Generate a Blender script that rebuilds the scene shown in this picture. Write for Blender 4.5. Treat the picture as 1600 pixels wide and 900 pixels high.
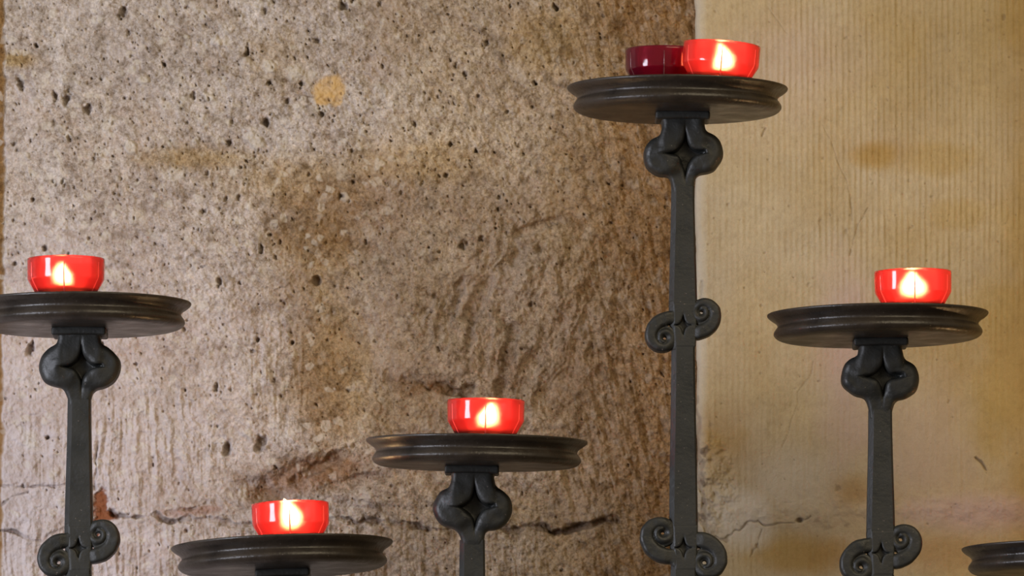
import bpy, bmesh, math, random
import numpy as np
from mathutils import Vector, Matrix, Euler

for o in list(bpy.data.objects):
    bpy.data.objects.remove(o, do_unlink=True)
SC = bpy.context.scene
COL = SC.collection

# ------------------------------------------------------------------ camera
F = 13000.0                       # focal length in pixels of the 1600 px wide frame
DIST = 4.55
PITCH = math.radians(5.5)
CAM = Vector((0.0, -DIST, 1.0))
cd = bpy.data.cameras.new('camera'); cam = bpy.data.objects.new('camera', cd); COL.objects.link(cam)
cd.sensor_width = 36.0; cd.lens = F / 1600 * 36.0
cd.clip_start = 0.05; cd.clip_end = 50
cam.location = CAM; cam.rotation_euler = (math.pi / 2 + PITCH, 0, 0)
SC.camera = cam
FW = Vector((0, math.cos(PITCH), math.sin(PITCH))); UP = Vector((0, -math.sin(PITCH), math.cos(PITCH)))
S = DIST / math.cos(PITCH) / F    # metres per pixel at the candlesticks

def at(px, py, y):
    d = FW + Vector((1, 0, 0)) * ((px - 800) / F) + UP * ((450 - py) / F)
    return CAM + d * ((y - CAM.y) / d.y)

# ------------------------------------------------------------------ light
SC.view_settings.view_transform = 'Standard'; SC.view_settings.look = 'None'
SC.view_settings.gamma = 1.0; SC.view_settings.exposure = 0.0
SC.view_settings.use_curve_mapping = False
w = bpy.data.worlds.new('world'); SC.world = w; w.use_nodes = True
bg = w.node_tree.nodes['Background']
bg.inputs[0].default_value = (1.0, 0.84, 0.64, 1); bg.inputs[1].default_value = 0.27

def area(name, loc, target, size, energy, col, size_y=None):
    l = bpy.data.lights.new(name, 'AREA'); l.energy = energy; l.color = col
    l.shape = 'RECTANGLE'; l.size = size; l.size_y = size_y or size
    o = bpy.data.objects.new(name, l); COL.objects.link(o); o.location = loc
    o.rotation_euler = (Vector(target) - Vector(loc)).to_track_quat('-Z', 'Y').to_euler()
    return o
area('window_light', (-1.35, -0.90, 1.30), (-0.30, 0.16, 1.30), 0.42, 22.5, (0.84, 0.87, 1.0), 0.7)
area('lamp_light', (1.0, -1.7, 2.6), (0.25, 0.16, 1.5), 1.5, 25.5, (1.0, 0.83, 0.55))
SC.cycles.max_bounces = 10; SC.cycles.transparent_max_bounces = 24
SC.cycles.sample_clamp_indirect = 3.0; SC.cycles.caustics_reflective = False; SC.cycles.caustics_refractive = False

# ------------------------------------------------------------------ numpy noise
def vnoise(x, y, seed):
    r = np.random.RandomState(seed).rand(256, 256).astype(np.float32)
    x = x + 1000.37; y = y + 1000.71
    xi = np.floor(x).astype(int); yi = np.floor(y).astype(int)
    fx = (x - xi).astype(np.float32); fy = (y - yi).astype(np.float32)
    fx = fx * fx * (3 - 2 * fx); fy = fy * fy * (3 - 2 * fy)
    x0 = xi & 255; x1 = (xi + 1) & 255; y0 = yi & 255; y1 = (yi + 1) & 255
    return ((r[y0, x0] * (1 - fx) + r[y0, x1] * fx) * (1 - fy) + (r[y1, x0] * (1 - fx) + r[y1, x1] * fx) * fy) * 2 - 1
def fbm(x, y, seed, n=4, g=0.5):
    a = 1.0; t = 0; s = 0.0
    for i in range(n):
        t = t + a * vnoise(x * 2 ** i, y * 2 ** i, seed + i * 7); s += a; a *= g
    return t / s
def worley(x, y, seed):
    rs = np.random.RandomState(seed); R = rs.rand(256, 256, 3).astype(np.float32)
    x = x + 1000.0; y = y + 1000.0
    xi = np.floor(x).astype(int); yi = np.floor(y).astype(int)
    f1 = np.full(x.shape, 9.0, np.float32); f2 = f1.copy(); idv = np.zeros(x.shape, np.float32)
    for dx in (-1, 0, 1):
        for dy in (-1, 0, 1):
            c = R[(yi + dy) & 255, (xi + dx) & 255]
            d = np.hypot(xi + dx + c[..., 0] - x, yi + dy + c[..., 1] - y).astype(np.float32)
            cl = d < f1
            f2 = np.where(cl, f1, np.minimum(f2, d)); idv = np.where(cl, c[..., 2], idv); f1 = np.where(cl, d, f1)
    return f1, f2, idv
def sst(a, b, x):
    t = np.clip((x - a) / (b - a), 0, 1); return t * t * (3 - 2 * t)

# ------------------------------------------------------------------ materials
def mat(name):
    m = bpy.data.materials.new(name); m.use_nodes = True; nt = m.node_tree; nt.nodes.clear()
    out = nt.nodes.new('ShaderNodeOutputMaterial'); return m, nt, out
def N(nt, t, **k):
    n = nt.nodes.new(t)
    for a, b in k.items():
        if a.startswith('i_'):
            key = a[2:].replace('_', ' ')
            n.inputs[int(key) if key.isdigit() else key].default_value = b
        else: setattr(n, a, b)
    return n
def noise(nt, scale, detail=4, rough=0.6, vec=None, dist=0.0):
    n = N(nt, 'ShaderNodeTexNoise'); n.inputs['Scale'].default_value = scale
    n.inputs['Detail'].default_value = detail; n.inputs['Roughness'].default_value = rough
    n.inputs['Distortion'].default_value = dist
    if vec: nt.links.new(vec, n.inputs['Vector'])
    return n
def ramp(nt, src, stops):
    r = N(nt, 'ShaderNodeValToRGB'); e = r.color_ramp.elements
    while len(e) < len(stops): e.new(0.5)
    for k, (p, c) in zip(e, stops):
        k.position = p; k.color = (*c, 1) if len(c) == 3 else c
    nt.links.new(src, r.inputs[0]); return r.outputs[0]
def mixc(nt, fac, a, b, mode='MIX'):
    m = N(nt, 'ShaderNodeMix', data_type='RGBA', blend_type=mode)
    for s, v in ((0, fac), (6, a), (7, b)):
        if isinstance(v, (int, float)): m.inputs[s].default_value = v
        elif isinstance(v, tuple): m.inputs[s].default_value = (*v, 1)
        else: nt.links.new(v, m.inputs[s])
    return m.outputs[2]

def iron_mat(name, base, tint, rough):
    m, nt, out = mat(name)
    tc = N(nt, 'ShaderNodeTexCoord'); v = tc.outputs['Object']
    p = N(nt, 'ShaderNodeBsdfPrincipled')
    n1 = noise(nt, 60, 4, 0.6, v); n2 = noise(nt, 420, 3, 0.6, v)
    c = ramp(nt, n1.outputs['Fac'], [(0.30, base), (0.70, tint)])
    spk = ramp(nt, noise(nt, 900, 1, 0.5, v).outputs['Fac'], [(0.74, (0, 0, 0)), (0.80, (1, 1, 1))])
    c = mixc(nt, spk, c, (0.12, 0.10, 0.085))
    nt.links.new(c, p.inputs['Base Color'])
    r = ramp(nt, n1.outputs['Fac'], [(0.3, (rough - .08,) * 3), (0.7, (rough + .12,) * 3)])
    nt.links.new(r, p.inputs['Roughness'])
    p.inputs['Specular IOR Level'].default_value = 0.45
    b = N(nt, 'ShaderNodeBump'); b.inputs['Strength'].default_value = 0.35; b.inputs['Distance'].default_value = 0.0006
    nt.links.new(n2.outputs['Fac'], b.inputs['Height'])
    b2 = N(nt, 'ShaderNodeBump'); b2.inputs['Strength'].default_value = 0.5; b2.inputs['Distance'].default_value = 0.0015
    nt.links.new(n1.outputs['Fac'], b2.inputs['Height']); nt.links.new(b.outputs[0], b2.inputs['Normal'])
    nt.links.new(b2.outputs[0], p.inputs['Normal']); nt.links.new(p.outputs[0], out.inputs[0])
    return m
M_STEM = iron_mat('forged_iron', (0.013, 0.0145, 0.014), (0.023, 0.023, 0.020), 0.50)
M_PLATE = iron_mat('plate_iron', (0.017, 0.0135, 0.011), (0.035, 0.026, 0.018), 0.36)

def glass_mat(name, trans, transl, wt, haze):
    m, nt, out = mat(name)
    tc = N(nt, 'ShaderNodeTexCoord')
    t = N(nt, 'ShaderNodeBsdfTransparent'); t.inputs[0].default_value = (*trans, 1)
    l = N(nt, 'ShaderNodeBsdfTranslucent'); l.inputs[0].default_value = (*transl, 1)
    d = N(nt, 'ShaderNodeBsdfDiffuse'); d.inputs[0].default_value = (*transl, 1)
    a = N(nt, 'ShaderNodeMixShader'); a.inputs[0].default_value = haze
    nt.links.new(l.outputs[0], a.inputs[1]); nt.links.new(d.outputs[0], a.inputs[2])
    b = N(nt, 'ShaderNodeMixShader')
    nz = noise(nt, 160, 2, 0.5, tc.outputs['Object'])
    mr = N(nt, 'ShaderNodeMapRange'); mr.inputs['To Min'].default_value = wt - .07; mr.inputs['To Max'].default_value = wt + .07
    nt.links.new(nz.outputs['Fac'], mr.inputs[0]); nt.links.new(mr.outputs[0], b.inputs[0])
    rf = N(nt, 'ShaderNodeBsdfRefraction'); rf.inputs['Color'].default_value = (*trans, 1); rf.inputs['IOR'].default_value = 1.30; rf.inputs['Roughness'].default_value = 0.5
    tt = N(nt, 'ShaderNodeMixShader'); tt.inputs[0].default_value = 0.42
    nt.links.new(t.outputs[0], tt.inputs[1]); nt.links.new(rf.outputs[0], tt.inputs[2])
    nt.links.new(tt.outputs[0], b.inputs[1]); nt.links.new(a.outputs[0], b.inputs[2])
    g = N(nt, 'ShaderNodeBsdfGlossy'); g.inputs['Roughness'].default_value = 0.06
    bm = N(nt, 'ShaderNodeBump'); bm.inputs['Strength'].default_value = 0.25; bm.inputs['Distance'].default_value = 0.0008
    nz2 = noise(nt, 120, 1, 0.4, tc.outputs['Object']); nt.links.new(nz2.outputs['Fac'], bm.inputs['Height'])
    nt.links.new(bm.outputs[0], g.inputs['Normal'])
    fr = N(nt, 'ShaderNodeFresnel'); fr.inputs[0].default_value = 1.5
    c = N(nt, 'ShaderNodeMixShader'); nt.links.new(fr.outputs[0], c.inputs[0])
    nt.links.new(b.outputs[0], c.inputs[1]); nt.links.new(g.outputs[0], c.inputs[2])
    nt.links.new(c.outputs[0], out.inputs[0]); return m
M_RED = glass_mat('red_plastic', (1.0, 0.46, 0.44), (1.0, 0.085, 0.125), 0.24, 0.10)
M_DARK = glass_mat('dark_red_plastic', (0.75, 0.12, 0.24), (0.42, 0.008, 0.05), 0.36, 0.5)
M_HIGHLIGHT_RIB = glass_mat('rib_highlight_red', (1.0, 0.5, 0.5), (1.0, 0.42, 0.45), 0.9, 0.15)  # paler, puts the cup's bright refraction lines into colour
def simple(name, col, rough, sss=0.0):
    m, nt, out = mat(name); p = N(nt, 'ShaderNodeBsdfPrincipled')
    tc = N(nt, 'ShaderNodeTexCoord'); n1 = noise(nt, 200, 2, 0.5, tc.outputs['Object'])
    c = ramp(nt, n1.outputs['Fac'], [(0.3, tuple(x * .9 for x in col)), (0.7, col)])
    nt.links.new(c, p.inputs['Base Color']); p.inputs['Roughness'].default_value = rough
    if sss:
        p.inputs['Subsurface Weight'].default_value = sss; p.inputs['Subsurface Scale'].default_value = 0.004
    nt.links.new(p.outputs[0], out.inputs[0]); return m
def wax_mat():
    m, nt, out = mat('candle_wax'); p = N(nt, 'ShaderNodeBsdfPrincipled'); p.inputs['Base Color'].default_value = (.85, .8, .72, 1)
    p.inputs['Roughness'].default_value = 0.35; l = N(nt, 'ShaderNodeBsdfTranslucent'); l.inputs[0].default_value = (.9, .84, .75, 1)
    tc = N(nt, 'ShaderNodeTexCoord'); n1 = noise(nt, 150, 2, 0.5, tc.outputs['Object'])
    mr = N(nt, 'ShaderNodeMapRange'); mr.inputs['To Min'].default_value = .5; mr.inputs['To Max'].default_value = .75; nt.links.new(n1.outputs['Fac'], mr.inputs[0])
    x = N(nt, 'ShaderNodeMixShader'); nt.links.new(mr.outputs[0], x.inputs[0]); nt.links.new(p.outputs[0], x.inputs[1]); nt.links.new(l.outputs[0], x.inputs[2])
    nt.links.new(x.outputs[0], out.inputs[0]); return m
M_WAX = wax_mat()
M_WICK = simple('charred_wick', (0.02, 0.015, 0.012), 0.9)
def flame_mat():
    m, nt, out = mat('candle_flame')
    e = N(nt, 'ShaderNodeEmission'); e.inputs[1].default_value = 175.0
    tc = N(nt, 'ShaderNodeTexCoord'); sx = N(nt, 'ShaderNodeSeparateXYZ'); nt.links.new(tc.outputs['Generated'], sx.inputs[0])
    c = ramp(nt, sx.outputs[2], [(0.0, (1.0, 0.36, 0.10)), (0.25, (1.0, 0.66, 0.30)), (1.0, (1.0, 0.60, 0.25))])
    nt.links.new(c, e.inputs[0]); nt.links.new(e.outputs[0], out.inputs[0]); return m
M_FLAME = flame_mat()

# ------------------------------------------------------------------ mesh helpers
def link(name, me, m, parent=None, smooth=True):
    o = bpy.data.objects.new(name, me); COL.objects.link(o)
    if m and not me.materials: me.materials.append(m)
    if smooth: me.polygons.foreach_set('use_smooth', [True] * len(me.polygons))
    if parent: o.parent = parent
    return o
def np_mesh(name, V, Q):
    me = bpy.data.meshes.new(name)
    me.vertices.add(len(V)); me.vertices.foreach_set('co', np.asarray(V, np.float32).ravel())
    k = Q.shape[1]
    me.loops.add(Q.size); me.loops.foreach_set('vertex_index', Q.astype(np.int32).ravel())
    me.polygons.add(len(Q)); me.polygons.foreach_set('loop_start', np.arange(0, Q.size, k, dtype=np.int32))
    me.polygons.foreach_set('loop_total', np.full(len(Q), k, np.int32))
    me.update(calc_edges=True); me.validate(); return me
def surface_nets(f, lo, hi, st):
    ax = [np.arange(lo[i], hi[i] + st, st, dtype=np.float32) for i in range(3)]
    X, Y, Z = np.meshgrid(*ax, indexing='ij'); G = f(X, Y, Z).astype(np.float32)
    ins = G < 0; n = G.shape
    acc = np.zeros((n[0]-1, n[1]-1, n[2]-1, 3), np.float32); cnt = np.zeros(acc.shape[:3], np.float32)
    sl = lambda o, a: slice(o, n[a] - 1 + o)
    cs = [(i, j, k) for i in (0, 1) for j in (0, 1) for k in (0, 1)]
    for a in cs:
        for b in cs:
            if sum(b) - sum(a) == 1 and all(q >= p for p, q in zip(a, b)):
                A = G[sl(a[0], 0), sl(a[1], 1), sl(a[2], 2)]; B = G[sl(b[0], 0), sl(b[1], 1), sl(b[2], 2)]
                cr = (A < 0) != (B < 0); t = np.where(cr, A / np.where(cr, A - B, 1), 0)
                for q in range(3):
                    acc[..., q] += np.where(cr, a[q] + t * (b[q] - a[q]), 0)
                cnt += cr
    act = cnt > 0; idx = -np.ones(act.shape, int); idx[act] = np.arange(act.sum())
    I = np.argwhere(act).astype(np.float32); V = (I + acc[act] / cnt[act][:, None]) * st + np.array([a[0] for a in ax], np.float32)
    quads = []
    for a in range(3):
        b, c = (a + 1) % 3, (a + 2) % 3
        s0 = [slice(1, n[i] - 1) for i in range(3)]; s1 = list(s0); s0[a] = slice(0, n[a] - 1); s1[a] = slice(1, n[a])
        A = ins[tuple(s0)]; B = ins[tuple(s1)]
        P = np.argwhere(A != B)
        if not len(P): continue
        fl = A[tuple(P.T)]; P = P.copy(); P[:, b] += 1; P[:, c] += 1
        def g(db, dc):
            q = P.copy(); q[:, b] -= db; q[:, c] -= dc; return idx[tuple(q.T)]
        Q = np.stack([g(1, 1), g(0, 1), g(0, 0), g(1, 0)], 1); Q[~fl] = Q[~fl][:, ::-1]; quads.append(Q)
    return V, np.concatenate(quads)
def smin(a, b, k):
    h = np.clip(0.5 + 0.5 * (b - a) / k, 0, 1); return b * (1 - h) + a * h - k * h * (1 - h)
def smax(a, b, k): return -smin(-a, -b, k)
def lathe_vq(prof, n=128):
    V = []; Q = []
    for r, z in prof:
        for i in range(n):
            t = 2 * math.pi * i / n; V.append((r * math.cos(t), r * math.sin(t), z))
    m = len(prof)
    for j in range(m - 1):
        for i in range(n):
            a = j * n + i; b = j * n + (i + 1) % n; Q.append((a, b, b + n, a + n))
    return np.array(V), np.array(Q)
def lathe(name, prof, n=128):
    V, Q = lathe_vq([(max(r, 1e-5), z) for r, z in prof], n)
    return np_mesh(name, V * S, Q)
def curvepts(pts, k=5):                      # Catmull-Rom through the profile points
    P = [pts[0]] + list(pts) + [pts[-1]]; out = []
    for i in range(1, len(P) - 2):
        for j in range(k):
            t = j / k; p0, p1, p2, p3 = P[i-1], P[i], P[i+1], P[i+2]
            out.append(tuple(0.5 * (2*b + (c-a)*t + (2*a-5*b+4*c-d)*t*t + (3*b-a-3*c+d)*t**3) for a, b, c, d in zip(p0, p1, p2, p3)))
    out.append(P[-1]); return out

# ------------------------------------------------------------------ the walls
YW = 0.16
SW = (YW + DIST) / math.cos(PITCH) / F
ZW0 = at(800, 450, YW).z
SWZ = (YW + DIST) / math.cos(PITCH) ** 2 / F
def stamp(U, V, h, dirt_shade, cx, cy, rx, ry, ang, depth, soft=1.0, dm=0.8, flat=False):
    R = max(rx, ry) * 1.6 + 2
    i0, i1 = np.searchsorted(U[0], [cx - R, cx + R]); j0, j1 = np.searchsorted(V[:, 0], [cy - R, cy + R])
    if i1 - i0 < 2 or j1 - j0 < 2: return
    u = U[j0:j1, i0:i1] - cx; v = V[j0:j1, i0:i1] - cy
    c, s = math.cos(ang), math.sin(ang)
    q = np.hypot((u * c + v * s) / rx, (-u * s + v * c) / ry)
    q = q + 0.45 * vnoise((u + cx) / max(rx, 2) * 1.3, (v + cy) / max(rx, 2) * 1.3, 5)
    k = 1 - sst(0.45, 1.15, q)
    h[j0:j1, i0:i1] -= depth * k
    if dirt_shade is not None: dirt_shade[j0:j1, i0:i1] = np.maximum(dirt_shade[j0:j1, i0:i1], dm * k)
def polydist(U, V, pts, wob, seed):
    d = np.full(U.shape, 1e3, np.float32)
    Uw = U + wob * fbm(U / 25, V / 25, seed, 3); Vw = V + wob * fbm(U / 25, V / 25, seed + 50, 3)
    for (x0, y0), (x1, y1) in zip(pts, pts[1:]):
        dx, dy = x1 - x0, y1 - y0; L = dx * dx + dy * dy
        t = np.clip(((Uw - x0) * dx + (Vw - y0) * dy) / L, 0, 1)
        d = np.minimum(d, np.hypot(Uw - x0 - t * dx, Vw - y0 - t * dy))
    return d
def blob(U, V, cx, cy, rx, ry, seed=3, ang=0.0, wob=0.35, sc=60.0, e0=0.45, e1=1.15):
    u = U - cx; v = V - cy; c, s = math.cos(ang), math.sin(ang)
    q = np.hypot((u * c + v * s) / rx, (-u * s + v * c) / ry) + wob * fbm(U / sc, V / sc, seed, 4)
    return 1 - sst(e0, e1, q)
def wall_mesh(name, us, vs, fn, m):
    U, V = np.meshgrid(us, vs); U = U.astype(np.float32); V = V.astype(np.float32)
    h, A, B = fn(U, V)
    X = (U - 800) * SW; Z = ZW0 - (V - 450) * SWZ; Y = YW - h * SW
    nv, nu = U.shape; idx = np.arange(nu * nv).reshape(nv, nu)
    Q = np.stack([idx[:-1, :-1], idx[1:, :-1], idx[1:, 1:], idx[:-1, 1:]], -1).reshape(-1, 4)
    me = np_mesh(name, np.stack([X, Y, Z], -1).reshape(-1, 3), Q)
    for nm, T in (('mask_a', A), ('mask_b', B)):
        at_ = me.color_attributes.new(nm, 'FLOAT_COLOR', 'POINT')
        at_.data.foreach_set('color', np.stack([np.clip(t, 0, 1) for t in T], -1).astype(np.float32).ravel())
    o = link(name, me, m); o['kind'] = 'structure'; return o
def stone_mat(name, c1, c2, ochre, brown, dirt_shade, light, pink, terra, fine):
    m, nt, out = mat(name)
    tc = N(nt, 'ShaderNodeTexCoord'); v = tc.outputs['Object']
    p = N(nt, 'ShaderNodeBsdfPrincipled'); p.inputs['Roughness'].default_value = 0.85
    p.inputs['Specular IOR Level'].default_value = 0.25
    a = N(nt, 'ShaderNodeAttribute', attribute_name='mask_a'); b = N(nt, 'ShaderNodeAttribute', attribute_name='mask_b')
    sa = N(nt, 'ShaderNodeSeparateColor'); sb = N(nt, 'ShaderNodeSeparateColor')
    nt.links.new(a.outputs['Color'], sa.inputs[0]); nt.links.new(b.outputs['Color'], sb.inputs[0])
    n1 = noise(nt, 22, 5, 0.65, v); n2 = noise(nt, 330, 4, 0.7, v); n3 = noise(nt, 900, 2, 0.6, v)
    c = ramp(nt, n1.outputs['Fac'], [(0.32, c1), (0.68, c2)])
    g = ramp(nt, n2.outputs['Fac'], [(0.27, (1 - fine, 1 - fine * 1.15, 1 - fine * 1.35)), (0.47, (1, 1, 1)), (0.72, (1 + fine * .7,) * 3)])
    c = mixc(nt, 1.0, c, g, 'MULTIPLY')
    n4 = noise(nt, 125, 3, 0.6, v, 0.4)
    c = mixc(nt, 1.0, c, ramp(nt, n4.outputs['Fac'], [(0.30, (1 - fine * .75, 1 - fine * .85, 1 - fine)), (0.46, (1, 1, 1)), (0.7, (1 + fine * .35,) * 3)]), 'MULTIPLY')
    g3 = ramp(nt, n3.outputs['Fac'], [(0.3, (1 - fine * .4, 1 - fine * .45, 1 - fine * .5)), (0.7, (1 + fine * .3,) * 3)])
    c = mixc(nt, 1.0, c, g3, 'MULTIPLY')
    c = mixc(nt, sb.outputs[0], c, pink)
    c = mixc(nt, sa.outputs[1], c, brown, 'MULTIPLY')
    c = mixc(nt, sa.outputs[0], c, ochre, 'MULTIPLY')
    c = mixc(nt, b.outputs['Alpha'], c, light)
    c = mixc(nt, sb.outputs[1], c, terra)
    c = mixc(nt, sb.outputs[2], c, (0.55, 0.36, 0.15))
    c = mixc(nt, sa.outputs[2], c, dirt_shade)
    nt.links.new(c, p.inputs['Base Color'])
    bp = N(nt, 'ShaderNodeBump'); bp.inputs['Strength'].default_value = 0.6; bp.inputs['Distance'].default_value = 0.0009 * (1 + 2 * fine)
    nt.links.new(n2.outputs['Fac'], bp.inputs['Height']); nt.links.new(bp.outputs[0], p.inputs['Normal'])
    nt.links.new(p.outputs[0], out.inputs[0]); return m
M_ROUGH = stone_mat("rough_tuff_stone", (0.34, 0.298, 0.27), (0.475, 0.43, 0.395), (0.80, 0.64, 0.31), (0.52, 0.37, 0.22),
                    (0.085, 0.055, 0.035), (0.60, 0.55, 0.47), (0.56, 0.49, 0.48), (0.24, 0.085, 0.035), 0.55)
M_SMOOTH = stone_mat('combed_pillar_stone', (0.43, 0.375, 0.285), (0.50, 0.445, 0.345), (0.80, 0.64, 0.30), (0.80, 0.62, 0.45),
                     (0.13, 0.09, 0.06), (0.62, 0.58, 0.50), (0.47, 0.37, 0.35), (0.30, 0.12, 0.06), 0.10)  # terra colour here tints the painted candle glow

def left_fn(U, V):
    z = np.zeros(U.shape, np.float32); dirt_shade = z.copy()
    Uw = U + 18 * fbm(U / 90, V / 90, 11, 3); Vw = V + 18 * fbm(U / 90, V / 90, 12, 3)
    h = 7 * fbm(U / 240, V / 240, 1, 3) + 4.5 * fbm(Uw / 60, Vw / 60, 2, 4)
    rough = 0.55 + 0.45 * sst(0, 500, U)
    grit = fbm(U / 11, V / 11, 3, 4, 0.65)
    h += 4.3 * grit * rough + 1.1 * fbm(U / 4.5, V / 4.5, 33, 2)
    f1, f2, cid = worley(Uw / 13, Vw / 13, 21)
    h += 1.6 * np.clip(f2 - f1, 0, 0.5) * rough
    # the surface falls back towards the pillar
    h -= 34 * sst(600, 1095, U) ** 1.3
    h -= 10 * blob(U, V, 560, 330, 190, 110, 31) + 9 * blob(U, V, 520, 560, 120, 160, 32)
    # steep dressing ridges beside the pillar, leaning ones in the middle
    mA = sst(840, 950, U + 60 * fbm(U / 80, V / 80, 41, 3))
    a = math.radians(12); ua = (U * math.cos(a) - V * math.sin(a)); va = (U * math.sin(a) + V * math.cos(a))
    rA = 1 - np.abs(fbm(ua / 26, va / 95, 42, 4, 0.6)) * 2
    h += mA * 6.5 * rA
    mB = blob(U, V, 820, 500, 190, 190, 43)
    a = math.radians(-20); ua = (U * math.cos(a) - V * math.sin(a)); va = (U * math.sin(a) + V * math.cos(a))
    ua = ua + 26 * fbm(U / 55, V / 55, 441, 3)
    rB = 1 - np.abs(fbm(ua / 40, va / 90, 44, 4, 0.6)) * 2.2
    h += mB * (9 * rB - 3)
    # vertical tool grooves low down and on the left
    mC = np.maximum.reduce([sst(800, 830, V) * (1 - sst(820, 900, U)), blob(U, V, 200, 700, 190, 110, 45), blob(U, V, 430, 590, 60, 110, 46), 0.5 * blob(U, V, 60, 860, 140, 90, 47)])
    tg = fbm(U / 10 + 0.6 * fbm(U / 60, V / 60, 48, 2), V / 110, 49, 3, 0.6)
    h += mC * 5.0 * tg
    # bigger broken hollows
    for cx, cy, rx, ry, an, dp, sd in ((470, 735, 75, 20, -0.35, 13, 51), (560, 752, 75, 14, -0.2, 9, 52), 
                                   (400, 765, 40, 22, 0, 8, 54), (825, 575, 16, 55, 0.5, 12, 55), (745, 470, 16, 60, 0.35, 11, 56),
                                   (835, 355, 60, 9, -0.35, 9, 57), (1000, 90, 60, 120, 0.1, 8, 58), (800, 690, 200, 30, 0, 5, 59), (900, 720, 30, 60, 0.2, 6, 60)):
        h -= dp * blob(U, V, cx, cy, rx, ry, sd, an, 0.5, 30)
    for cx, cy, rx, ry, an, dp, sd in ((500, 728, 55, 13, -0.45, 12, 511), (430, 770, 45, 16, 0.1, 8, 512), (712, 470, 10, 45, 0.3, 9, 514), (790, 560, 12, 60, 0.25, 9, 515), (815, 400, 13, 30, 0.5, 7, 516), (735, 520, 9, 30, 0.2, 8, 517)):
        k_ = blob(U, V, cx, cy, rx, ry, sd, an, 0.9, 22); h -= dp * k_; dirt_shade = np.maximum(dirt_shade, (0.22 if sd == 513 else 0.40) * k_ * (0.6 + 0.8 * grit))  # hollows get a darker colour as well as depth
    h += 7 * blob(U, V, 860, 430, 60, 70, 61) + 6 * blob(U, V, 690, 560, 90, 35, 62) + 6 * blob(U, V, 620, 770, 120, 25, 63)
    # joints and cracks
    def crack(pts, wd, dp, dm, wob, sd):
        nonlocal h, dirt_shade
        d = polydist(U, V, pts, wob, sd); k = 1 - sst(wd * 0.3, wd * 1.5, d + wd * 1.5 * fbm(U / 16, V / 16, sd + 1, 3)); k = k * (0.45 + 0.75 * sst(-.35, .35, fbm(U / 28, V / 28, sd + 9, 2)))
        h -= dp * k; dirt_shade = np.maximum(dirt_shade, dm * k)
    crack([(175, 800), (230, 808), (300, 812), (380, 818), (470, 812), (560, 812), (640, 820), (740, 826), (820, 824), (845, 818), (872, 829), (905, 818), (962, 810)], 4.0, 8, 0.55, 10, 71)
    crack([(820, 821), (870, 828), (900, 820), (965, 810)], 4.5, 8, 0.8, 6, 72)
    crack([(608, 584), (640, 592), (672, 604), (705, 606), (728, 618)], 8, 11, 0.30, 16, 78)  # broken ledge; its cast shadow is painted in with the dark mask
    crack([(-5, 758), (30, 760), (60, 758), (104, 757), (112, 757)], 1.4, 4, 0.35, 6, 73)
    crack([(0, 828), (30, 830), (52, 843), (70, 845), (82, 832), (106, 824)], 2.0, 5, 0.6, 4, 74)
    crack([(262, 799), (300, 795), (325, 782)], 3.0, 5, 0.4, 4, 75)
    crack([(3, 790), (20, 776), (45, 771)], 1.5, 3, 0.4, 3, 76)
    crack([(152, 762), (150, 720), (156, 690)], 2.2, 4, 0.2, 5, 77)
    terra = np.maximum(blob(U, V, 158, 800, 14, 32, 81, 0.15, 0.9, 12, 0.6, 1.05), blob(U, V, 168, 804, 22, 9, 82, 0.15, 0.3, 14, 0.7, 1.05))
    h -= 6 * terra
    terra = np.maximum(terra, 0.45 * blob(U, V, 300, 798, 60, 9, 83, -0.1, 0.6, 12))
    terra = np.maximum(terra, 0.25 * blob(U, V, 480, 742, 110, 30, 84, -0.25, 0.5, 22))
    # left vertical joint
    jl = 1 - sst(1, 8, U + 5 * fbm(U / 20, V / 20, 85, 3)); jl = jl * sst(-34, -20, U + 5 * fbm(U / 20, V / 20, 86, 3)); h -= 9 * jl
    # pits
    rs = random.Random(7)
    for i in range(2600):
        cx = rs.uniform(5, 1085); cy = rs.uniform(-20, 920)
        dens = 1.0 if cy < 420 else (0.6 if cy < 640 else 0.35)
        if cx > 850: dens *= 0.5
        if rs.random() > dens: continue
        r = min(4.2, 1.1 + rs.expovariate(1 / 0.55))
        stamp(U, V, h, dirt_shade, cx, cy, r, r * rs.uniform(0.7, 1.7), rs.uniform(-.5, .5), 1.8 + r * 1.2, dm=min(0.7, 0.12 + 0.14 * r))
    for cx, cy, rx, ry, an in ((135, 170, 7, 10, .6), (85, 150, 5, 8, 0), (103, 155, 7, 14, .2), (385, 82, 4, 8, .2), (358, 222, 5, 5, 0), (415, 190, 8, 7, 0),
                               (343, 440, 5, 8, .3), (190, 18, 6, 12, .3), (403, 530, 5, 4, .5), (338, 605, 4, 8, 0), (457, 534, 4, 4, 0), (355, 700, 8, 14, .4),
                               (408, 692, 8, 16, .3), (722, 382, 7, 10, .4), (696, 273, 4, 5, 0), (703, 225, 4, 4, 0), (743, 235, 4, 4, 0), (532, 305, 5, 6, 0),
                               (408, 390, 4, 9, 0), (495, 438, 9, 7, -.6), (470, 130, 4, 4, 0), (503, 178, 5, 4, .2), (868, 8, 7, 6, 0), (760, 65, 5, 9, .5),
                               (30, 130, 5, 12, -.5), (55, 70, 4, 4, 0), (535, 8, 7, 10, 0), (255, 100, 4, 5, 0), (50, 545, 7, 11, .3), (76, 683, 3.5, 3.5, 0), (420, 130, 5, 5, 0)):
        stamp(U, V, h, dirt_shade, cx, cy, rx, ry, an, 6 + rx * 0.8, dm=0.62)
    # inclusions
    peb = z.copy(); tmp = z.copy()
    for i in range(300):
        cx = rs.uniform(5, 1080); cy = rs.uniform(-10, 910); r = 3 + rs.expovariate(1 / 3.5)
        tmp[:] = 0 if i == 0 else tmp
        stamp(U, V, h, peb, cx, cy, r, r * rs.uniform(0.6, 1.3), rs.uniform(0, 3), -1.8, dm=rs.uniform(0.15, 0.55))
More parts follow.
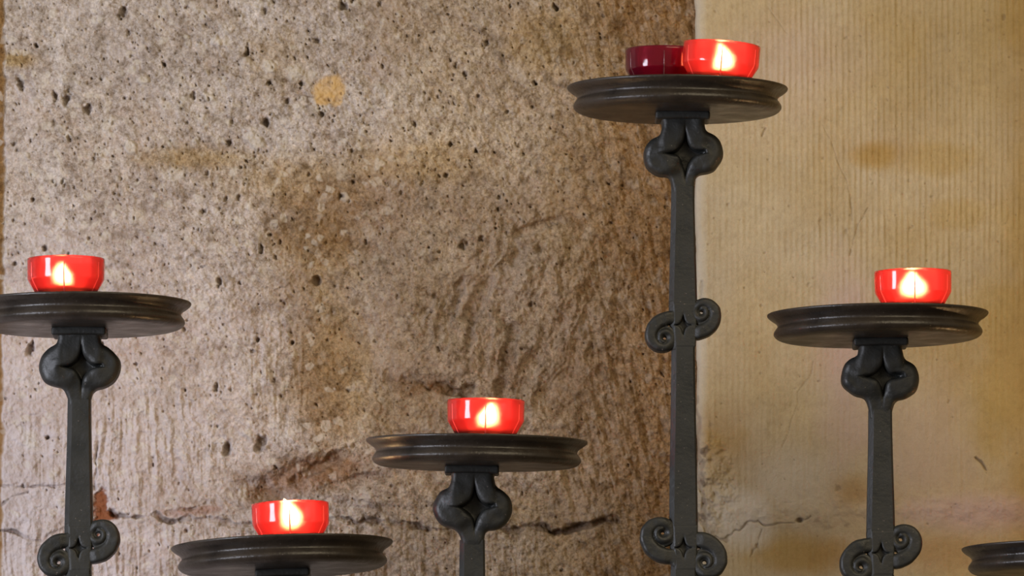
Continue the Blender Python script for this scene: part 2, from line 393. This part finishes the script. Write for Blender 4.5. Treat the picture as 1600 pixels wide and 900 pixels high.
    for cx, cy, rx, ry in ((398, 222, 17, 16), (455, 110, 20, 16), (325, 150, 9, 8), (222, 125, 10, 8), (205, 228, 12, 11), (338, 65, 8, 8), (85, 740, 14, 11), (420, 105, 10, 14), (592, 255, 10, 12), (725, 255, 11, 11), (805, 172, 6, 10)):
        stamp(U, V, h, peb, cx, cy, rx, ry, 0.3, -4, dm=0.5)
    orange = blob(U, V, 515, 142, 27, 26, 91, 0, 0.35, 14, 0.75, 1.1)
    # stains, with daylight, warm light and shade painted in as colour
    B_ = lambda *k, **q: blob(U, V, *k, **{**dict(e0=0.2, e1=1.3), **q})
    och = np.maximum.reduce([0.75 * B_(330, 248, 125, 24, 101, 0.03), 0.65 * B_(480, 290, 160, 55, 102, .1), 0.7 * B_(650, 255, 140, 60, 103), 0.7 * B_(500, 380, 90, 110, 104),
                             0.75 * B_(520, 560, 85, 190, 105, -.1), 0.55 * B_(600, 640, 170, 60, 106), 0.7 * B_(400, 40, 120, 20, 107) * 0, 0.9 * B_(20, 92, 34, 14, 108), 0.9 * jl,
                             0.62 * sst(700, 920, U + 90 * fbm(U / 120, V / 120, 109, 3)), 0.38 * sst(480, 640, U + 90 * fbm(U / 120, V / 120, 1091, 3)), 0.35 * B_(430, 90, 60, 60, 110), 0.6 * B_(830, 790, 160, 60, 111), 0.8 * B_(870, 60, 120, 90, 112)])  # ramps across the block paint in the warm light toward the pillar
    brn = np.maximum.reduce([0.62 * B_(530, 335, 150, 100, 121), 0.55 * B_(500, 600, 60, 140, 122), 0.85 * sst(760, 1060, U + 60 * fbm(U / 90, V / 90, 123, 4)), 0.7 * B_(470, 745, 130, 45, 124),  # ramp paints the shade toward the pillar into the brown
                             0.75 * B_(675, 606, 75, 16, 125, .1, wob=.8, sc=25), 0.4 * B_(760, 330, 130, 60, 126), 0.6 * B_(1010, 60, 90, 200, 127), 0.5 * B_(790, 590, 40, 60, 128), 0.9 * jl, 0.22 * sst(-.25, .35, fbm(U / 60, V / 45, 1292, 5, .6)) , 0.8 * B_(500, 735, 95, 42, 129), 0.85 * B_(415, 772, 42, 26, 1291)])  # first patch here is the painted shadow below the ledge
    brn = np.clip(brn + 0.25 * sst(0.1, 0.5, -grit), 0, 1)
    pnk = np.clip((1 - sst(120, 520, U + 80 * fbm(U / 100, V / 100, 131, 3))) * sst(250, 620, V) * 0.9 + 0.3 * sst(.1, .6, fbm(U / 70, V / 70, 132, 4)), 0, 1)  # cool daylight at lower left painted pale pink, plus random mottling
    dirt_shade = np.maximum(dirt_shade, 0.5 * sst(0.34, 0.62, -fbm(Uw / 14, Vw / 20, 141, 4, 0.6)) * (0.4 + 0.6 * sst(300, 900, U)))
    peb = np.maximum(peb, 0.45 * sst(0.78, 0.95, cid) * sst(.1, .3, f2 - f1))
    inn = sst(-260, -120, U) * sst(-260, -120, V) * (1 - sst(1020, 1150, V))
    peb = peb * (1 - 0.65 * sst(480, 760, U)) * inn; dirt_shade = dirt_shade * (0.3 + 0.7 * inn)
    return h, (och, brn, dirt_shade, z + 1), (pnk, terra, orange * (0.85 + 0.6 * grit), peb)

def right_fn(U, V):
    z = np.zeros(U.shape, np.float32); dirt_shade = z.copy()
    h = 3 * fbm(U / 300, V / 300, 201, 3) + 0.9 * fbm(U / 50, V / 50, 202, 3) + 0.35 * fbm(U / 7, V / 7, 203, 3)
    # combed vertical tooling, clearest high on the right
    mk = 0.35 + 0.65 * np.clip(blob(U, V, 1480, 130, 330, 420, 204), 0, 1); mk *= 1 - 0.45 * sst(560, 720, V)
    ph = (U + 3 * fbm(U / 150, V / 400, 205, 2)) / 9.2
    comb = (0.5 + 0.5 * np.cos(ph * 6.2832)) ** 1.4 * (0.62 + 0.7 * fbm(U / 9, V / 38, 206, 4)) + 0.3 * fbm(U / 4, V / 25, 207, 2)
    h += mk * 1.9 * comb
    h += 0.5 * sst(500, 700, V) * fbm(U / 4, V / 60, 208, 2)
    # left arris: worn rounded edge running back to the rough block
    e = U - 1089 - 3.5 * fbm(V / 45, V * 0, 209, 3)
    q = np.clip(1 - e / 20, 0, 1); h -= 12 * q ** 2
    h -= 60 * sst(1, -3, e) * 1.0 if False else 60 * (1 - sst(-3, 1, e))
    # rough band above the bed joint
    band = np.exp(-((V - 795 - 12 * fbm(U / 80, U * 0, 210, 2)) / 26) ** 2)
    h += band * (3.5 * fbm(U / 22, V / 18, 211, 4, .6) + 2.5)
    h += blob(U, V, 1115, 760, 40, 90, 212) * 8 * fbm(U / 14, V / 14, 213, 4, .65)
    dirt_shade = np.maximum(dirt_shade, 0.75 * sst(0.12, 0.4, fbm(U / 13, V / 20, 214, 4, .6)) * (1 - sst(8, 34, e)) * sst(560, 700, V))
    dirt_shade = np.maximum(dirt_shade, 0.4 * sst(0.25, 0.5, fbm(U / 16, V / 12, 215, 4, .6)) * np.exp(-((V - 815) / 16) ** 2) * (1 - sst(1280, 1400, U)))
    def crack(pts, wd, dp, dm, wob, sd):
        nonlocal h, dirt_shade
        d = polydist(U, V, pts, wob, sd); k = 1 - sst(wd * 0.3, wd * 1.3, d + wd * 0.8 * fbm(U / 12, V / 12, sd + 1, 2))
        h -= dp * k; dirt_shade = np.maximum(dirt_shade, dm * k)
    crack([(1287, 195), (1296, 215), (1310, 250), (1322, 280), (1330, 310), (1332, 345)], 0.9, 1.4, 0.28, 3, 221)
    crack([(1355, 325), (1340, 350), (1332, 375), (1328, 400)], 1.1, 1.6, 0.30, 4, 222)
    crack([(1200, 10), (1215, 30), (1232, 52)], 0.8, 1.0, 0.22, 3, 223)
    crack([(1272, 565), (1262, 590), (1248, 610), (1235, 660), (1220, 700)], 0.8, 1.2, 0.22, 4, 224)
    crack([(1197, 200), (1192, 212)], 1.6, 2, 0.5, 2, 225)
    crack([(1100, 842), (1135, 842), (1185, 806), (1215, 822), (1245, 815), (1265, 800)], 1.8, 3.0, 0.4, 16, 226)
    crack([(1190, 828), (1183, 850), (1172, 872)], 1.2, 2.0, 0.4, 6, 227)
    crack([(1523, 716), (1532, 722), (1540, 734)], 2.2, 3, 0.7, 2, 228)
    crack([(1095, 440), (1098, 470), (1096, 520)], 3, 3, 0.25, 5, 229)
    crack([(1090, 640), (1094, 700), (1096, 780), (1102, 840)], 4, 4, 0.4, 8, 230)
    rs = random.Random(9)
    for i in range(200):
        cx = rs.uniform(1095, 1600); cy = rs.uniform(0, 900); r = 0.9 + rs.expovariate(1 / 0.5)
        stamp(U, V, h, dirt_shade, cx, cy, r, r * rs.uniform(0.8, 1.8), rs.uniform(-.4, .4), 1.6, dm=0.3)
    stamp(U, V, h, dirt_shade, 1248, 812, 6, 4, 0, 5, dm=0.8)
    B_ = lambda *k, **q: blob(U, V, *k, **{**dict(e0=0.2, e1=1.3), **q})
    och = np.maximum.reduce([0.95 * B_(1370, 243, 62, 34, 231, wob=.2), 0.8 * B_(1460, 245, 130, 55, 232), 0.8 * B_(1500, 340, 90, 50, 233), 0.9 * B_(1110, 690, 75, 55, 234),
                             0.95 * B_(1240, 865, 120, 48, 235), 0.9 * sst(1470, 1620, U + 60 * fbm(U / 90, V / 90, 236, 3)), 0.6 * B_(1340, 765, 70, 40, 237), 0.55 * B_(1180, 320, 60, 60, 238) * 0, 0.95 * B_(1590, 560, 150, 300, 239),
                             0.42 + 0.3 * fbm(U / 120, V / 120, 240, 3) + 0.25 * sst(1250, 1550, U), 0.8 * B_(1500, 860, 200, 40, 241)])
    brn = np.maximum.reduce([0.35 * B_(1130, 680, 60, 60, 251), 0.3 * B_(1375, 235, 60, 30, 252), 0.5 * B_(1330, 770, 60, 30, 253), 0.3 * sst(1540, 1640, U), 0.3 * B_(1250, 870, 90, 40, 254)])
    pnk = np.maximum.reduce([0.9 * B_(1325, 560, 60, 160, 261), 0.45 * B_(1440, 690, 90, 110, 262), 0.9 * B_(1500, 800, 160, 35, 263), 0.35 * B_(1230, 100, 130, 90, 264)])  # reddish candle glow around the stem and low right, painted into the stone
    lgt = np.maximum.reduce([0.6 * B_(1150, 800, 70, 55, 271), 0.3 * (1 - sst(2, 18, e)), 0.3 * B_(1230, 760, 80, 60, 272)])  # pale patches, and a painted highlight along the left arris
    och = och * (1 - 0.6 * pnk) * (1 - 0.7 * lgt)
    glow_tint = np.maximum(0.22 * B_(1480, 862, 210, 36, 281), 0.12 * B_(1560, 800, 120, 60, 282))  # red candle glow on the lower wall, painted into the colour
    return h, (och, brn, dirt_shade, z + 1), (pnk, glow_tint, z, lgt)

def axis(lo, hi, st, clo, chi):
    a = np.arange(lo, hi + st * .5, st)
    ext = lambda d: np.cumsum(np.geomspace(1, 60, 110)) / np.cumsum(np.geomspace(1, 60, 110))[-1] * d
    l = lo - ext(lo - clo)[::-1] if clo < lo else np.array([]); r = hi + ext(chi - hi) if chi > hi else np.array([])
    return np.concatenate([l, a, r])
VS = axis(-30, 930, 1.3, -1500, 4150)
wall_mesh('wall_left', axis(-40, 1102, 1.3, -3200, 1102), VS, left_fn, M_ROUGH)
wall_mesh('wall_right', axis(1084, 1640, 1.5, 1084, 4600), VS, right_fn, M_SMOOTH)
fb = bmesh.new(); bmesh.ops.create_grid(fb, x_segments=24, y_segments=24, size=3.2)
for v_ in fb.verts: v_.co.y -= 2.4; v_.co.z = 0.0
fm = bpy.data.meshes.new('floor'); fb.to_mesh(fm); fb.free()
fl = link('floor', fm, simple('stone_floor', (0.11, 0.07, 0.045), 0.6), smooth=False); fl['kind'] = 'structure'

# ------------------------------------------------------------------ candlestick parts (units: photo pixels, scaled by S)
PLATE_PROF = [(0.01, 0), (60, 0), (120, 0), (150, 0)] + curvepts([(158, 0.6), (167, 2.0), (171.6, 1.9), (172.9, 0.2), (171.8, -2.6), (167, -6.8), (161.5, -10.4), (157.6, -14.6), (157.2, -18.4), (159.8, -22), (162.6, -26.5), (162.8, -31), (158.5, -36), (150, -39.3), (140, -40)]) + [(120, -40), (60, -40), (0.01, -40)]
PLATE = lathe('drip_plate', PLATE_PROF, 192)
def collar_sdf(X, Y, Z):
    c = 0.90; bend = -0.0008 * (X * X)
    dx = np.abs(X) - 39; dy = np.abs(Y) - 37; dz = np.abs(Z + 44.5 - bend) - 3.0
    return np.sqrt(np.maximum(dx, 0)**2 + np.maximum(dy, 0)**2 + np.maximum(dz, 0)**2) + np.minimum(np.maximum.reduce([dx, dy, dz]), 0) - 3.5
def to_mesh(name, f, lo, hi, st=1.5):
    V, Q = surface_nets(f, lo, hi, st); return np_mesh(name, V * S, Q)
COLLAR = to_mesh('collar', collar_sdf, (-48, -46, -56), (48, 46, -36))
def box2(dx, dy, r):
    dx = dx + r; dy = dy + r
    return np.sqrt(np.maximum(dx, 0)**2 + np.maximum(dy, 0)**2) + np.minimum(np.maximum(dx, dy), 0) - r
def star(X, Z, cx, cz, ax, az):        # four pointed star, negative inside
    q = np.sqrt(np.abs(X - cx) / ax) + np.sqrt(np.abs(Z - cz) / az); return (q - 1) * min(ax, az) * .7
def knop_sdf(kz, seed):
    rs = random.Random(seed); j = lambda a: rs.uniform(-a, a)
    lr, ll = 33 + j(1.5), 33 + j(1.5); zr, zl = kz + j(3), kz + j(3)
    def f(X, Y, Z):
        wn = 2.4 * vnoise(X / 16 + seed, Z / 16, 301) + 1.2 * vnoise(X / 22, Y / 14 + seed, 302)
        nw = 33 + 3.5 * sst(kz + 60, kz + 28, Z) if False else 33 + 4 * (1 - sst(kz + 26, kz + 48, Z))
        neck = np.maximum(box2(np.abs(X) - nw - 1.5 * sst(kz + 44, kz + 60, Z), np.abs(Y) - 30, 9), np.abs(Z - (kz + 35)) - 32)
        def lobe(cx, cz, r, tilt):
            d2 = np.hypot(X - cx, (Z - cz) * 1.0) - r
            w = np.abs(Y + 0.0) - (27 - 0.004 * (X - cx) ** 2)
            return box2(d2, w, 11)
        L = lobe(-29, zl, ll, 0); R = lobe(29, zr, lr, 0)
        t = np.clip((kz - Z) / 62, 0, 1); hw = 16.5 + 25 * (1 - t) ** 1.8
        taper = np.maximum(box2(np.abs(X) - hw, np.abs(Y) - (16.5 + 7 * (1 - t)), 7), np.abs(Z - (kz - 30)) - 34)
        d = smin(smin(L, R, 8), neck, 6); d = smin(d, taper, 10)
        # folds: creases meeting in a star shaped hollow
        front = -Y
        pit = np.maximum(star(X, Z, 4, kz + 1, 31, 36), 4 - front)
        d = smax(d, -pit, 9)
        cr1 = np.hypot((Z - kz - 0.10 * X), np.maximum(14 - front, 0) + np.maximum(np.abs(X - 18) - 16, 0)) - 1.2
        cr = np.minimum(np.abs(X - 14 - (Z - kz) * 0) + 99, cr1)
        d = smax(d, -cr, 5)
        return d + wn * 0.7
    return to_mesh('knop', f, (-70, -36, kz - 68), (70, 36, kz + 70), 1.6)
SPR = [(-112, 37, 11), (-90, 32.5, 11.5), (-60, 28, 11.2), (-30, 25, 10.6), (0, 22.8, 9.8), (30, 20, 8.8), (60, 17.2, 8), (90, 15.2, 7.2), (135, 13.6, 6.6), (180, 13.0, 6.0), (225, 12.2, 5.6), (270, 11.0, 5.4), (315, 9.8, 5.1), (360, 8.4, 4.6), (405, 7.2, 4), (440, 6.2, 3.4)]
def scroll_mesh(mx, mz, sc, seed):
    """one volute; centre right of and above the knot at (0,0); mx, mz mirror it"""
    ang = np.radians(np.linspace(-112, 440, 150)); A = np.radians([a for a, _, _ in SPR])
    r = np.interp(ang, A, [b for _, b, _ in SPR]); hh = np.interp(ang, A, [c for _, _, c in SPR])
    px = 31 + r * np.cos(ang); pz = 22 + r * np.sin(ang)
    px = np.concatenate([[2, 9, 11], px]) ; pz = np.concatenate([[-20, -23, -18], pz]); hh = np.concatenate([[7, 9, 10], hh])
    def f(X, Y, Z):
        x = (X[:, 0, :] * mx) / sc; zz = (Z[:, 0, :] * mz) / sc
        d = np.full(x.shape, 1e3)
        for i in range(len(px) - 1):
            dx, dz = px[i+1] - px[i], pz[i+1] - pz[i]; L = dx*dx + dz*dz + 1e-9
            t = np.clip(((x - px[i]) * dx + (zz - pz[i]) * dz) / L, 0, 1)
            d = np.minimum(d, np.hypot(x - px[i] - t*dx, zz - pz[i] - t*dz) - (hh[i] + t * (hh[i+1] - hh[i])))
        core = np.maximum(np.hypot(x - 31, zz - 22) - 21, 3.4 - np.hypot(x - 31, zz - 22))
        d = d[:, None, :] * sc + 0 * Y; core = core[:, None, :] * sc + 0 * Y
        ax_ = (np.abs(X) / sc); body = box2(d, np.abs(Y) - 17.6 - 3.2 * sst(16, 30, ax_), 6)
        web = np.maximum(core, np.abs(Y) - 15)
        s = smin(body, web, 3)
        s = smax(s, -np.maximum(star(X, Z, 0, 0, 13, 22), 8 + Y), 3)
        return s + 0.5 * vnoise(X / 9 + seed, Z / 9, 311)
    R = 68 * sc
    lo = [-10 if mx > 0 else -R, -26, -38 * sc if mz > 0 else -R + 8]; hi = [R if mx > 0 else 10, 26, R - 8 if mz > 0 else 38 * sc]
    return to_mesh('scroll', f, lo, hi, 1.4)
def stem_mesh(knots, kz, zend):
    """tapering chamfered bar, swelling down to every scroll knot, z measured down from the plate rim"""
    Vs = []; Qs = []; n = 0
    zs = []; z = kz - 50.0
    ks = sorted(knots, reverse=True)
    lv = [z] ; prev = z
    def hw(z):
        top = kz - 50
        for k in ks:
            if z > k: return 18 + 4.2 * sst(0, 1, np.float64((top - z) / (top - k)))**1.0
            top = k
        return 19.5 + 4.5 * min(1.0, (top - z) / 350.0)
    segs = []; cur = kz - 50
    for k in ks:
        segs.append((cur, k + 34)); cur = k - 34
    segs.append((cur, zend))
    for a, b in segs:
        nn = max(6, int((a - b) / 30)); lev = np.linspace(a, b, nn)
        for li, z in enumerate(lev):
            w = hw(z); d = 18.0; c = 7.5
            ring = [(-w + c, -d), (w - 3, -d), (w, -d + 3), (w, d - 3), (w - 3, d), (-w + 3, d), (-w, d - 3), (-w, -d + c)]
            for x, y in ring: Vs.append((x, y, z))
        for li in range(nn - 1):
            for i in range(8):
                p = n + li * 8 + i; q = n + li * 8 + (i + 1) % 8; Qs.append((p + 8, q + 8, q, p))
        n += nn * 8
    V = np.array(Vs, float) * S; Q = np.array(Qs)
    for k in ks:
        def f(X, Y, Z):
            h = 20.9 + (Z - k) / 34 * 1.4
            d = box2(np.abs(X) - h, np.abs(Y) - 18.0, 2)
            d = np.maximum(d + 1.2 * sst(33.5, 36, np.abs(Z - k)), np.abs(Z - k) - 39)
            ch = (-(X + h) - (Y + 18) + 7.5) * 0.707
            d = np.maximum(d, ch)
            return smax(d, -np.maximum(star(X, Z, 0, k, 13, 24), 8 + Y), 2.5)
        v, q = surface_nets(f, (-28, -24, k - 42), (28, 24, k + 42), 1.5)
        Q = np.concatenate([Q, q + len(V)]); V = np.concatenate([V, v * S])
    return np_mesh('stem', V, Q)

def thing(name, label, cat, loc, group=None):
    o = bpy.data.objects.new(name, None); COL.objects.link(o); o.location = loc; o.empty_display_size = 0.02
    o['label'] = label; o['category'] = cat
    if group: o['group'] = group
    return o
bead_m = simple('foot_iron', (0.035, 0.035, 0.032), 0.5)
STICKS = []
def candlestick(cx, cy, off, tilt, roll, kz, knots, label, seed):
    """knots: (z below rim, mirrored)"""
    P = at(cx, cy, 0.0); root = thing('candlestick', label, 'candlestick', (P.x, 0, 0), 'wrought iron candlesticks')
    E = Euler((-math.radians(tilt), -math.radians(roll), 0)).to_matrix().to_4x4()
    pl = link('drip_plate', PLATE, M_PLATE, root); pl.matrix_local = Matrix.Translation((0, 0, P.z)) @ E
    co = link('collar', COLLAR, M_STEM, root); co.matrix_local = Matrix.Translation((off * S, 0, P.z)) @ E
    o3 = (off * S, 0, P.z)
    kn = link('knop', knop_sdf(kz, seed), M_STEM, root); kn.location = o3
    zend = -(P.z / S) + 14
    st = link('stem', stem_mesh([k for k, _, _ in knots], kz, zend), M_STEM, root, smooth=False); st.location = o3
    st.data.polygons.foreach_set('use_smooth', [len(p.vertices) == 4 and p.area < 4e-6 for p in st.data.polygons])
    for k, mir, sc in knots:
        for sgn in (1, -1):
            s = link('scroll', scroll_mesh(sgn * mir, sgn, sc, seed + sgn), M_STEM, root); s.location = (off * S, 0, P.z + k * S)
    ft = link('foot', lathe('foot', [(0.01, 0), (120, 0)] + curvepts([(126, 2), (128, 7), (120, 13), (90, 20), (60, 32), (34, 60), (24, 80)]) + [(0.01, 80)], 64), bead_m, root)
    ft.location = (off * S, 0, 0)
    STICKS.append((P, E)); return P, E
T = [
 (126.0, 475, -1, 0.6, 0.0, -101, [(-383, 1, 1.0)], 'tall iron candlestick cut off by the left edge, scrolls low on its stem'),
 (440.5, 852, 0, 1.4, 2.1, -103, [], 'low iron candlestick at the bottom left, stem hidden below its round plate'),
 (745.0, 689.5, -7, -1.0, -0.7, -105, [], 'iron candlestick in front of the rough stone, its plain stem without scrolls'),
 (1058.5, 138.5, 8, 0.0, -0.4, -105, [(-373, 1, 0.93), (-721, -1, 1.06)], 'tallest iron candlestick, plate carrying two candle cups, scrolls at two heights'),
 (1371.5, 491.5, 3, 0.2, 0.7, -100, [(-374, 1, 1.0)], 'iron candlestick before the smooth pillar, one pair of scrolls near the bottom'),
 (1676.0, 857, 0, 0.6, 0.5, -103, [], 'low iron candlestick at the right edge, only its plate rim showing')]
for i, (cx, cy, off, tl, rl, kz, kn, lb) in enumerate(T):
    candlestick(cx, cy, off, tl, rl, kz, kn, lb, 20 + i * 3)

# ------------------------------------------------------------------ candles
CH = 64.0
CUP = lathe('cup', [(0.01, 0), (36, 0)] + [(41, 0.2), (42.5, 1.6), (47.5, 10), (53, 19.5), (58.4, 28.8), (59.5, 31.4), (59.8, 34), (60.0, 45), (60.3, 60), (60.3, 63.2)] + curvepts([(60.3, 63.2), (60.0, 64), (59.2, 64), (58.9, 63.2)], 3) +
            curvepts([(58.9, 63), (58.0, 40), (57.4, 32), (55.5, 27.5), (50.5, 19), (45, 10), (41, 4)], 3) + [(36, 3), (0.01, 3)], 96)
def highlight_ribs_mesh():  # thin strips added to imitate bright refraction lines in the cup wall
    V = []; Q = []; prof = [(60.5, 56), (60.2, 34), (58.2, 27.8), (52.2, 17), (45.8, 6), (43.2, 2)]
    for k in range(6):
        a0 = k * math.pi / 3 + math.pi / 6
        for i, (r_, z) in enumerate(prof):
            hw = 0.022 * (0.35 if i == 0 else 1)
            for da, dr in ((-hw, -.6), (0, .7), (hw, -.6)):
                V.append(((r_ + dr) * math.cos(a0 + da), (r_ + dr) * math.sin(a0 + da), z))
        for i in range(len(prof) - 1):
            b = k * len(prof) * 3 + i * 3
            Q += [(b, b + 3, b + 4, b + 1), (b + 1, b + 4, b + 5, b + 2)]
    return np_mesh('highlight_rib', np.array(V) * S, np.array(Q))
HIGHLIGHT_RIBS = highlight_ribs_mesh()
WAX = lathe('wax', [(0.01, 4), (33, 4), (36.6, 6), (38.5, 11.5), (39.5, 19), (38.0, 20.6), (30, 19.6), (8, 18.5), (0.01, 18.5)], 64)
WICK = lathe('wick', [(0.01, 17), (1.5, 17), (1.5, 26), (1.2, 32), (0.01, 33)], 10)
def flame_mesh(h, wd, lean, bend, z0=28):
    prof = curvepts([(0.01, 0), (.55, .05), (.95, .2), (1.0, .38), (.72, .62), (.36, .84), (.12, .97), (0.01, 1)], 4)
    V, Q = lathe_vq([(max(r, 1e-4), z) for r, z in prof], 24)
    t = V[:, 2].copy(); V[:, 0] = V[:, 0] * wd + lean * t + bend * np.sin(t * math.pi); V[:, 1] *= wd * .8; V[:, 0] += 0.2 * (V[:, 0] - lean * t); V[:, 2] = z0 + t * h
    return np_mesh('flame', V * S, Q)
def candle(stick, cx, dep, label, flame=None, tilt=0.0, rot=0.0, m=M_RED, lit=True, group='red cup candles on the plates'):
    P, E = STICKS[stick]
    lx = (cx - T[stick][0]) * S; loc = Matrix.Translation(P) @ E @ Matrix.Translation((lx, -dep * S, 0.0))
    root = thing('votive_candle', label, 'candle', (0, 0, 0), group)
    M = loc
    if tilt:                                    # leaning on its foot edge
        piv = Matrix.Translation((math.copysign(-40, -tilt) * S * -1, 0, 0))
        M = loc @ piv @ Matrix.Rotation(math.radians(-tilt), 4, 'Y') @ piv.inverted()
    root.matrix_world = M @ Matrix.Rotation(rot, 4, 'Z')
    link('cup', CUP, None, root).material_slots
    cup = root.children[-1] if root.children else [o for o in bpy.data.objects if o.parent == root][-1]
    if not CUP.materials: CUP.materials.append(M_RED)
    cup.material_slots[0].link = 'OBJECT'; cup.material_slots[0].material = m
    rb = link('highlight_ribs', HIGHLIGHT_RIBS, M_HIGHLIGHT_RIB if m is M_RED else M_DARK, cup, smooth=True)
    link('wax', WAX, M_WAX, root); link('wick', WICK, M_WICK, root)
    if flame: link('flame', flame_mesh(*flame), M_FLAME, root)
    return root
candle(0, 106, 60, 'lit red candle cup on the candlestick plate at the left edge', (29, 8.5, -6, -2))
candle(1, 455.5, 5, 'lit red candle cup at bottom left whose flame rises above the rim', (42, 9.5, -9, 4, 30))
candle(2, 758.5, 5, 'lit red candle cup on the plate in the middle, in front of the rough stone', (31, 9.5, 9, 0))
candle(3, 1122, 70, 'bright lit red candle cup tilted on the highest plate, right of the dark cup', (36, 9, -4, 5), tilt=-4.0)
candle(3, 1037, -22, 'dark unlit wine-red candle cup beside the bright one on the highest plate', None, m=M_DARK, lit=False)
candle(4, 1426, 25, 'lit red candle cup on the plate before the smooth pillar, with the broadest flame', (33, 12, -2, 1, 30))
candle(5, 1674, -85, 'lit red candle cup on the plate cut off by the right edge', (33, 9, 2, 1))
